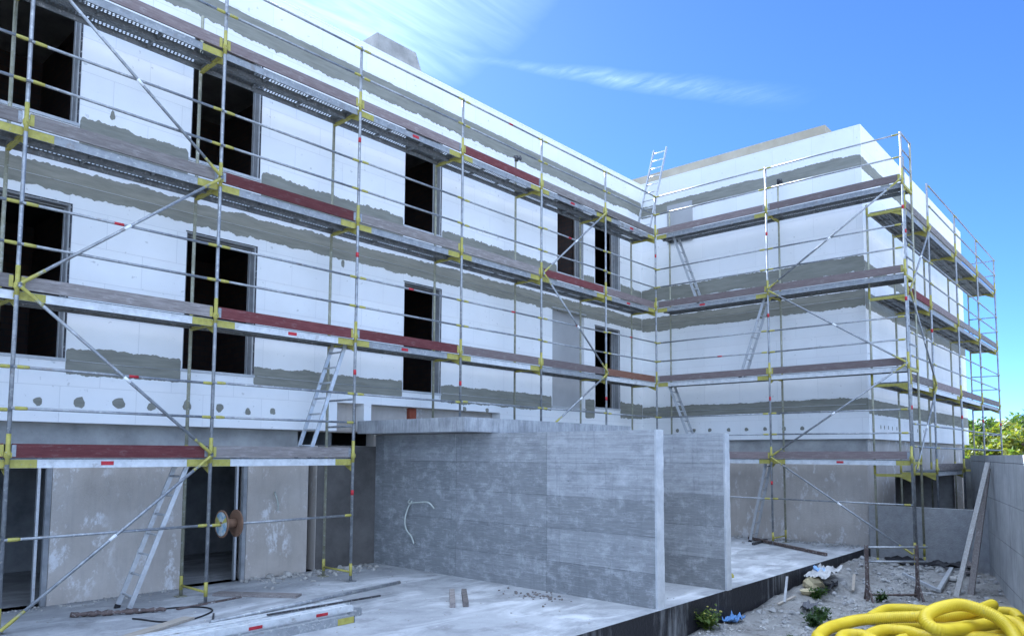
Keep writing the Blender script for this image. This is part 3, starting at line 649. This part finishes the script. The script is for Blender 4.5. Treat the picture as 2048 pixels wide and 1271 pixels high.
# cable reel on the rail
r=thing('cable_reel','brown cable reel with blue and yellow label hanging on the lower rail','cable reel',(2.73,-.03,1.09))
for i,xx in enumerate((-.10,.115)):
    m=MB(); m.tube([(xx-.01,0,0),(xx+.01,0,0)],.195,28); f=m.build('flange',CARD,r)
    if i==0:
        m=MB(); n=28
        for a in range(n):
            t0,t1=2*math.pi*a/n,2*math.pi*(a+1)/n
            m.face([(xx-.0125,.17*math.cos(t0),.17*math.sin(t0)),(xx-.0125,.17*math.cos(t1),.17*math.sin(t1)),(xx-.0125,.035*math.cos(t1),.035*math.sin(t1)),(xx-.0125,.035*math.cos(t0),.035*math.sin(t0))][::-1],1 if (a%14) in (0,1,2,11,12) and a<14 else 0)
        m.build('paper_label',[mottled('label_blue',(.16,.28,.38),(.42,.44,.42),12,.6,bump=0,lo=.45,hi=.55),YEL],f)
m=MB(); m.tube([(-.09,0,0),(.105,0,0)],.065,16); m.build('hub',CARD,r)

# ------------------------------------------------------------------ yellow drain hose
def spline(P,step):
    P=[Vector(p) for p in P]; P=[P[0]*2-P[1]]+P+[P[-1]*2-P[-2]]; raw=[]
    for i in range(1,len(P)-2):
        for j in range(24):
            t=j/24; a,b_,c,d_=P[i-1:i+3]
            raw.append(.5*((2*b_)+(c-a)*t+(2*a-5*b_+4*c-d_)*t*t+(3*b_-a-3*c+d_)*t**3))
    raw.append(P[-2]); out=[raw[0]]; acc=0
    for i in range(1,len(raw)):
        seg=raw[i]-raw[i-1]; l=seg.length; pos=0
        while acc+l-pos>=step:
            pos+=step-acc; acc=0; out.append(raw[i-1]+seg*(pos/l))
        acc+=l-pos
    return out
HS=[[(7.2,-6.9,-.33),(7.62,-6.55,-.32),(7.93,-6.47,-.31),(8.23,-6.47,-.29),(8.56,-6.53,-.28),(8.9,-6.69,-.25),(9.12,-7.03,-.2),(9.22,-7.4,-.15),(9.46,-7.72,-.13),(9.93,-7.95,-.1),(10.5,-8.07,-.08)],
    [(8.45,-8.72,-.3),(8.64,-8.62,-.2),(8.86,-8.5,-.08),(8.96,-8.36,.02),(8.95,-8.16,.1),(8.89,-7.95,.14),(8.61,-7.77,.11),(8.34,-7.68,.05),(8.16,-7.72,-.02),(8.18,-7.86,-.09),(8.67,-7.98,-.14),(9.2,-8.11,-.16),(9.64,-8.27,-.17),(10.0,-8.45,-.2)],
    [(9.6,-6.62,-.35),(10.01,-6.62,-.34),(10.44,-6.65,-.34),(10.67,-6.84,-.34),(10.76,-7.1,-.34),(10.6,-7.5,-.34)],
    [(7.5,-7.1,-.35),(7.79,-6.8,-.34),(8.08,-6.72,-.33),(8.24,-6.82,-.32),(8.2,-6.98,-.32),(7.9,-7.25,-.34)],
    [(7.8,-7.25,-.34),(8.13,-7.01,-.33),(8.42,-6.98,-.32),(8.75,-7.07,-.31),(8.82,-7.3,-.3),(8.6,-7.6,-.28),(8.71,-7.95,-.26),(8.93,-8.3,-.25),(8.8,-8.7,-.3)],
    [(10.4,-7.6,-.34),(10.75,-7.9,-.3),(11.0,-8.08,-.26),(11.02,-8.25,-.26),(10.75,-8.37,-.3)],
    [(9.5,-7.95,-.28),(9.86,-8.18,-.2),(9.92,-8.32,-.18),(9.65,-8.5,-.18),(9.2,-8.68,-.25)]]
HS+=[[(8.0,-7.5,-.38),(8.5,-7.3,-.38),(9.0,-7.5,-.38),(9.4,-7.9,-.37),(9.8,-8.3,-.37)],
     [(8.3,-7.95,-.38),(8.7,-7.78,-.37),(9.1,-7.82,-.37),(9.6,-8.1,-.37),(10.2,-8.3,-.37)],
     [(9.25,-6.85,-.37),(9.65,-7.15,-.37),(9.9,-7.55,-.37),(10.2,-7.85,-.37),(10.6,-8.15,-.37)]]
hose=thing('drain_hose','heap of yellow corrugated plastic drain hose coiled at the bottom right','hose',(9,-7.5,-.45))
for P in HS:
    pts=[p-Vector((9,-7.5,-.45)) for p in spline(P,.0092)]; rs=[.080+(.005,.001,-.005)[i%3] for i in range(len(pts))]
    m=MB(); m.tube(pts,rs,16); m.build('hose_coil',HOSE,hose)

# ------------------------------------------------------------------ loose things on the slab
def board(name,label,cat,p,q,w_,h_,mat,group=None,endcap=None):
    c=(Vector(p)+Vector(q))/2; m=MB(); m.bar(Vector(p)-c,Vector(q)-c,w_,h_); o=m.build(name,mat,None,c); tag(o,label,cat,group)
    return o
def steel_plank(label,p,q,w_,h_,stick,mat=WHT,cap=True):
    c=Vector(p); d=Vector(q)-c; r=thing('scaffold_plank',label,'plank',c,math.atan2(d.y,d.x),'scaffold planks stacked in the foreground'); L=d.length
    m=MB(); m.box(0,L,-w_/2,w_/2,h_-.004,h_)
    for a in (-w_/2,w_/2-.03): m.box(0,L,a,a+.03,h_+.001,h_+.018)
    for a in (-w_/2-.004,w_/2): m.box(0,L,a,a+.004,0,h_)
    m.build('deck_panel',mat,r)
    for s_ in stick:
        m=MB(); m.box(s_,s_+.17,-w_/2-.008,-w_/2-.0045,.012,h_-.012); m.build('sticker',RED,r)
    if cap: m=MB(); m.box(L-.24,L,-w_/2-.007,-w_/2-.0045,.004,h_-.004); m.build('end_cap',YEL,r)
    m=MB(); m.box(L+.001,L+.015,-w_/2,w_/2,.0,h_); m.build('end_plate',DARKM if cap else mat,r); return r
steel_plank('grey steel plank with yellow end at the near bottom of the foreground stack',(.4,-2.40,.0),(3.16,-2.36,.0),.17,.085,(),GALD_E)
steel_plank('pale steel plank with red sticker, nearest one on top of the foreground stack',(.4,-2.22,.088),(3.30,-2.14,.088),.17,.06,(1.45,2.35),WHT,False)
steel_plank('pale steel plank with red stickers, middle one on top of the foreground stack',(.4,-2.02,.09),(3.42,-1.90,.09),.16,.06,(1.9,2.6),WHT,False)
steel_plank('grey steel plank without sticker under the middle of the foreground stack',(.4,-2.13,.0),(3.48,-2.06,.0),.20,.085,(),GALD_E,False)
steel_plank('pale steel plank at the back of the foreground stack under the grey pipe',(.4,-1.80,.05),(3.30,-1.66,.05),.17,.06,(2.45,),WHT,False)
board('timber_board','grey timber board with yellow painted end behind the foreground planks','board',(.6,-1.50,.03),(2.86,-1.42,.05),.2,.04,WOOD)
m=MB(); m.box(-.14,.14,-.102,.102,-.023,.023); o=m.build('end_paint',YEL,bpy.data.objects['timber_board'],(1.0,.035,.008),(0,0,.035))
m=MB(); m.tube([(0,0,0),(3.1,.35,.03)],.026,10); o=m.build('steel_pipe',GAL,None,(1.65,-1.76,.145)); tag(o,'grey steel pipe poking out beyond the foreground planks','pipe')
board('steel_bar','thin dark bar poking out beside the foreground planks','bar',(2.2,-2.06,.19),(3.92,-2.0,.17),.03,.02,DARKM)
board('plank','grey plank lying on the slab in front of the second pier','plank',(2.85,.52,.02),(3.60,-.52,.02),.2,.035,WOOD)
board('plank','flat timber plank at the bottom left edge of the slab','plank',(.75,-1.35,.02),(1.86,-.78,.02),.16,.03,PALE)
board('steel_rod','short dark rod lying on the slab','rod',(1.95,-1.22,.012),(2.20,-.74,.012),.022,.02,DARKM)
board('steel_strip','thin dark strip lying across the foot of the scaffold post','strip',(2.0,-.12,.012),(3.0,.05,.012),.05,.02,RUST)
m=MB(); pts=[]
for i in range(30): pts.append((i*.038,.012*math.sin(i*1.7)-.0*i,.025+.006*math.cos(i*2.3)))
m.tube(pts,[.03+.009*random.uniform(-1,1) for _ in pts],7); o=m.build('rusted_bar',RUST,None,(.87,.38,0.012),(0,0,rad(-27.5))); tag(o,'crusted rusty bar lying beside the ladder foot','bar')
cab=spline([(1.55,.02,.012),(2.0,.0,.012),(2.28,-.22,.012),(2.30,-.5,.012),(2.1,-.72,.012),(1.8,-.86,.012),(1.55,-.72,.012),(1.42,-.38,.012),(1.36,-.25,.012)],.04)
m=MB(); m.tube([p-Vector((1.8,-.4,0)) for p in cab],.011,7); o=m.build('cable',BLACK,None,(1.8,-.4,0)); tag(o,'black cable looped on the slab near the ladder','cable')
for dx,l in ((0,'left one of two short timber blocks in the middle of the slab'),(.16,'right one of two short timber blocks in the middle of the slab')):
    board('timber_block',l,'block',(5.34+dx*.8,-1.93-dx*.8,.035),(4.62+dx,-2.70-dx*.6,.035),.075,.07,WOOD,'short timber blocks on the slab')
board('pole','long thin pole lying on the slab at the foot of the wing','pole',(15.3,-2.2,.05),(13.55,-4.66,.04),.06,.06,RUST)
board('pole','short dark pole beside the long one at the foot of the wing','pole',(15.4,-2.6,.03),(14.3,-2.75,.03),.07,.05,DARKM)
m=MB()
for i in range(4): m.rock((random.uniform(-.14,.14),random.uniform(-.1,.1),.02),.07)
o=m.build('plastic_scrap',YEL,None,(9.55,-4.35,.0)); tag(o,'crumpled yellow scrap on the slab behind the second concrete wall','scrap')
def rubble(name,label,area,n,r0,r1,zf,mat):
    m=MB()
    for i in range(n):
        x,y=area(); r=random.uniform(r0,r1)**1.0; m.rock((x,y,zf(x,y)+r*.25),r)
    o=m.build(name,mat); tag(o,label,'rubble',None,'stuff'); return o
ga=lambda cx,cy,sx,sy: (lambda: (random.gauss(cx,sx),random.gauss(cy,sy)))
rubble('rubble','pale plaster crumbs on the slab at the pier foot',lambda: (random.uniform(3.6,6.2),1.35-abs(random.gauss(0,.35))),150,.01,.05,lambda x,y:0,ROCK)
rubble('rubble','loose crumbs at the left door threshold and pier',lambda: (random.uniform(-.2,2.7),1.4-abs(random.gauss(0,.16))),110,.006,.026,lambda x,y:0,ROCK)
rubble('rubble','dark crumbs swept against the big concrete wall',ga(6.0,-3.0,.16,.32),60,.008,.03,lambda x,y:0,WOOD)
rubble('rubble','rubble strip along the foot of the wing wall',lambda: (15.85-abs(random.gauss(0,.3)),random.uniform(-4.8,-.5)),170,.012,.05,lambda x,y:0,CONC)
rubble('rubble','small chips scattered over the slab',lambda: (random.uniform(.5,15.5),random.uniform(-4.7,1.2)),320,.004,.017,lambda x,y:0,ROCK)
def low():
    while True:
        x,y=random.uniform(7,15.8),random.uniform(-8.6,-4.95)
        if y>bwy(x)+.05 and noise.noise(Vector((x*1.3,y*1.3,40)))+.35*random.random()>.12: return x,y
rubble('rubble','broken stones and plaster chips strewn over the lower ground',low,1500,.005,.03,hgt,CONC)
rubble('rubble','larger grey chunks heaped below the low wall',lambda: (15.6-abs(random.gauss(0,.9)),random.uniform(-7.0,-5.1)),120,.03,.085,hgt,CONC)
rubble('rubble','broken grey chunks along the slab edge and around the trestle',low,260,.02,.07,hgt,REN)
rubble('rubble','dark clods over the lower ground',low,160,.01,.03,hgt,REN)
for x,y,r,l,mt in ((4.15,1.22,.085,'pale lump of plaster at the foot of the second pier, left of two',ROCK),(4.45,1.18,.10,'pale lump of plaster at the foot of the second pier, right of two',ROCK),(11.3,-5.18,.20,'large tan stone beside the bitumen-coated slab edge',TAN),(10.75,-5.28,.14,'smaller yellowish stone in front of the large tan one',TAN),(14.0,-6.9,.12,'grey stone near the foot of the leaning planks',ROCK)):
    m=MB(); m.rock((0,0,r*.4),r); o=m.build('stone',mt,None,(x,y,hgt(x,y) if y<-4.9 else 0)); tag(o,l,'stone')
def crumple(name,label,cat,loc,sx,sy,amp,mat,rz=0,seed=0):
    m=MB(); n=14; 
    for j in range(n+1):
        for i in range(n+1):
            u,v=i/n-.5,j/n-.5; k_=1-.3*noise.noise(Vector((u*3,v*3,seed)))
            z=amp*(abs(noise.noise(Vector((u*3.5,v*3.5,seed+3))))+.6*abs(noise.noise(Vector((u*9,v*9,seed+6)))))
            m.v.append((u*sx*k_,v*sy*k_,z+.01))
    for j in range(n):
        for i in range(n): a=j*(n+1)+i; m.f.append((a,a+1,a+n+2,a+n+1)); m.mi.append(0); m.sm.append(True)
    o=m.build(name,mat,None,loc,(0,0,rz)); md=o.modifiers.new('thick','SOLIDIFY'); md.thickness=.006; tag(o,label,cat); return o
crumple('glove','crumpled bright blue plastic glove on the dirt below the slab edge','glove',(8.35,-5.02,hgt(8.35,-5.02)+.01),.42,.2,.13,BLUE,.0,1)
crumple('plastic_scrap','small pale blue scrap standing against the slab edge','scrap',(12.15,-5.0,hgt(12.15,-5.0)+.05),.22,.18,.2,mottled('pale_blue_plastic',(.25,.42,.75),(.4,.55,.8),6,.5,bump=0),.2,4)
crumple('sack','torn pale cement sack lying across the rubble by the slab edge','sack',(11.9,-5.15,hgt(11.9,-5.15)+.10),1.5,.40,.16,PAPER,.12,7)
crumple('tarpaulin','black sheet standing in for the shadow under the torn sack','tarpaulin',(11.5,-5.22,hgt(11.5,-5.25)),1.2,.45,.18,BLACK,.2,9)  # dark shadow below the sack, built as a black crumpled sheet
crumple('tarpaulin','black membrane along the foot of the low wall','tarpaulin',(15.2,-6.2,hgt(15.2,-6.2)+.02),.5,1.6,.22,BLACK,.1,12)
crumple('cloth_scrap','dark grey cloth scrap on the dirt in front of the tan stones','cloth',(10.05,-5.55,hgt(10.05,-5.55)),.5,.22,.12,mottled('grey_cloth',(.09,.09,.10),(.14,.14,.15),6,.9),.2,15)
board('timber_lath','thin pale lath with upturned end beside the torn sack','lath',(12.0,-5.65,hgt(12,-5.65)+.06),(12.75,-5.45,hgt(12.75,-5.45)+.14),.05,.025,PALE)
board('timber_lath','pale lath on the dirt against the black slab edge','lath',(9.75,-5.15,hgt(9.75,-5.15)+.03),(10.35,-5.2,hgt(10.35,-5.2)+.05),.05,.025,PALE)
board('timber_lath','thin lath leaning on the slab edge above the tan stones','lath',(9.9,-5.2,hgt(9.9,-5.2)+.02),(10.75,-4.92,-.06),.04,.02,GREYB)
board('gutter','long pale metal channel lying in the rubble beside the leaning planks','gutter',(12.95,-6.85,hgt(12.95,-6.85)+.05),(14.6,-6.75,hgt(14.6,-6.75)+.12),.07,.06,ALU)
board('gutter','short bent piece of metal channel in the rubble','gutter',(12.95,-6.83,hgt(12.95,-6.83)+.06),(13.2,-6.2,hgt(13.2,-6.2)+.22),.05,.05,ALU)
for i,(x,y,l) in enumerate(((15.0,-6.95,'wooden offcut at the wall foot, lower of two'),(15.1,-6.98,'wooden offcut at the wall foot, upper of two'))):
    board('timber_offcut',l,'offcut',(x-.5,y-.1,hgt(x,y)+.1+.09*i),(x+.35,y+.15,hgt(x,y)+.1+.09*i),.12,.04,WOOD)
# planks leaning on the boundary wall
board('leaning_plank','pale plank leaning on the boundary wall, left of two','plank',(12.86,-7.14,-.45),(14.66,-7.44,1.98),.085,.04,GREYW,'planks leaning on the boundary wall')
board('leaning_plank','dark steel-edged plank leaning on the boundary wall, right of two','plank',(13.25,-7.30,-.45),(14.82,-7.405,1.86),.10,.05,WOOD,'planks leaning on the boundary wall')
# old trestle
r=thing('trestle','rusty old scaffold trestle standing on the rubble in front of the corner scaffold post','trestle',(11.6,-6.02,-.47)); v=Vector((.62,-.66,0))
for i,p in enumerate((Vector((0,0,0)),v)):
    m=MB(); m.bar(p,p+Vector((0,0,.99)),.055,.055); m.build('post',RUST,r)
    m=MB(); m.bar(p+Vector((.02,.02,.3)),p+Vector((.16,.10,0)),.03,.03); m.bar(p+Vector((-.02,-.02,.3)),p+Vector((-.12,-.12,0)),.03,.03); m.build('foot',RUST,r)
for z in (.95,.70,.12):
    m=MB(); m.tube([Vector((0,0,z))-v*.03,Vector((0,0,z))+v*(1.22 if z>.3 else 1.0)],.02,8); m.build('crossbar',GAL if z>.3 else RUST,r)
# conduits from the concrete wall, stub on pier
for P,l in (([(6.44,.36,1.25),(6.40,.36,1.22),(6.34,.25,1.2),(6.32,.05,1.22),(6.33,-.25,1.24),(6.35,-.40,1.14)],'upper pale conduit curling out of the big concrete wall'),([(6.44,.3,1.24),(6.39,.36,1.1),(6.36,.40,.9),(6.36,.36,.72),(6.38,.24,.6),(6.40,.18,.46)],'lower pale conduit hanging from the big concrete wall')):
    m=MB(); q=spline(P,.03); m.tube([p-q[0] for p in q],.014,8); o=m.build('conduit',CABLE,None,q[0]); tag(o,l,'conduit')
m=MB(); q=spline([(4.30,1.415,1.40),(4.27,1.36,1.42),(4.30,1.33,1.3),(4.34,1.35,1.15),(4.35,1.41,1.12)],.03); m.tube([p-q[0] for p in q],.014,7); o=m.build('conduit',CABLE,None,q[0]); tag(o,'short pale conduit loop hanging on the second plaster pier','conduit')

# ------------------------------------------------------------------ plants
def tree(loc,h,rad_,label,mats,n=2600,seed=0):
    rnd=random.Random(seed); r=thing('tree',label,'tree',loc,0,'trees beyond the boundary wall')
    m=MB(); tips=[]; m.tube([(0,0,0),(.05,.03,h*.25),(.1,-.05,h*.5)],[.16,.13,.08],8)
    for i in range(9):
        a=rnd.uniform(0,6.28); z=h*rnd.uniform(.18,.5); e=Vector((math.cos(a)*rad_*rnd.uniform(.4,.8),math.sin(a)*rad_*rnd.uniform(.4,.8),h*rnd.uniform(.55,.92)))
        m.tube([(.05,0,z),(e.x*.5,e.y*.5,(z+e.z)*.55),e],[.06,.04,.015],6); tips.append(e)
    m.build('trunk',BARK,r)
    cl=[]
    for i in range(46):
        a=rnd.uniform(0,6.28); q=math.sqrt(rnd.random()); zf=rnd.random(); prof=math.sin(math.pi*min(1,.18+.78*zf))**.6
        cl.append((Vector((math.cos(a)*rad_*q*prof,math.sin(a)*rad_*q*prof,h*(.16+.82*zf))),rnd.uniform(.28,.6)))
    m=MB()
    for i in range(n):
        c,cr=rnd.choice(cl); d=Vector((rnd.gauss(0,1),rnd.gauss(0,1),rnd.gauss(0,1))); d=d.normalized()*cr*(rnd.random()**.4); p=c+d
        a=Vector((rnd.uniform(-1,1),rnd.uniform(-1,1),rnd.uniform(-.5,1))).normalized(); b_=a.cross(Vector((rnd.uniform(-1,1),rnd.uniform(-1,1),rnd.uniform(-1,1)))).normalized(); s_=rnd.uniform(.05,.12)
        mi=0 if rnd.random()<.58 else 1
        m.face([p-a*s_*1.3,p+b_*s_*.55,p+a*s_*1.3,p-b_*s_*.55],mi)
    m.build('crown',mats,r); return r
# direction of the gap beyond the wall: spread trees along it
tr=[(33.0,-5.0,.7,3.2,1.6,'bushy yellow-green tree just right of the scaffold end beyond the wall',(LEAF[0],LEAF[1])),
    (32.0,-6.7,.7,3.3,1.7,'bright yellow-green tree at the right edge beyond the boundary wall',(LEAF[0],LEAF[1])),
    (36.5,-3.4,.7,3.3,1.8,'mid-green tree behind the scaffold end, left one beyond the wall',(LEAF[1],LEAF[0])),
    (34.5,-7.2,.7,3.4,1.8,'green tree partly cut by the right picture edge beyond the wall',(LEAF[0],LEAF[1])),
    (39.5,-5.4,.7,4.0,2.0,'taller darker tree at the back of the trees beyond the wall',(LEAF[1],LEAF[2])),
    (43,-2.6,.7,4.0,2.1,'dark bushy tree farthest back beside the scaffold end',(LEAF[1],LEAF[2])),
    (34.8,-3.7,.7,2.9,1.4,'low yellow-green tree touching the far corner of the end wall',(LEAF[0],LEAF[2]))]
for i,(x,y,z,h_,r_,l,mt) in enumerate(tr): tree((x,y,z-.1),h_*.80,r_,l,mt,5200,seed=i+3)
def weed(loc,n,h_,label,flower=False,seed=0):
    rnd=random.Random(seed); r=thing('weed',label,'plant',loc); m=MB(); s=MB(); f=MB()
    for i in range(n):
        a=rnd.uniform(0,6.28); l=h_*rnd.uniform(.5,1.1); e=Vector((math.cos(a)*l*.6,math.sin(a)*l*.6,l*.8)); s.tube([(0,0,0),e*.5+Vector((0,0,l*.1)),e],[.006,.005,.003],5)
        for j in range(14):
            p=e*rnd.uniform(.25,1.05)+Vector((rnd.gauss(0,.04),rnd.gauss(0,.04),rnd.gauss(0,.03))); q=Vector((rnd.uniform(-1,1),rnd.uniform(-1,1),rnd.uniform(-.3,.8))).normalized(); b_=q.cross(Vector((0,0,1))).normalized(); k_=rnd.uniform(.025,.05)
            m.face([p-q*k_,p+b_*k_*.5,p+q*k_,p-b_*k_*.5])
        if flower and rnd.random()<.8: f.rock(e,.016,0,rnd)
    s.build('stem',LEAF[2],r); m.build('leaves',LEAF[1] if flower else LEAF[2],r)
    if flower: f.build('flower',YEL,r)
weed((7.55,-4.98,hgt(7.55,-4.98)),26,.34,'green weed with small yellow flowers against the slab edge',True,1)
weed((9.55,-5.95,hgt(9.55,-5.95)),18,.2,'low dark green weed on the dirt left of the hose',False,2)
weed((8.9,-6.05,hgt(8.9,-6.05)),18,.22,'low dark green weed touching the back of the hose',False,3)
weed((7.35,-6.3,hgt(7.35,-6.3)),16,.2,'dark green weed at the left end of the hose',False,4)
weed((11.7,-6.2,hgt(11.7,-6.2)),12,.15,'small green weed between the trestle feet',False,5)
weed((10.7,-5.45,hgt(10.7,-5.45)),14,.22,'dark green weed beside the tan stones',False,6)
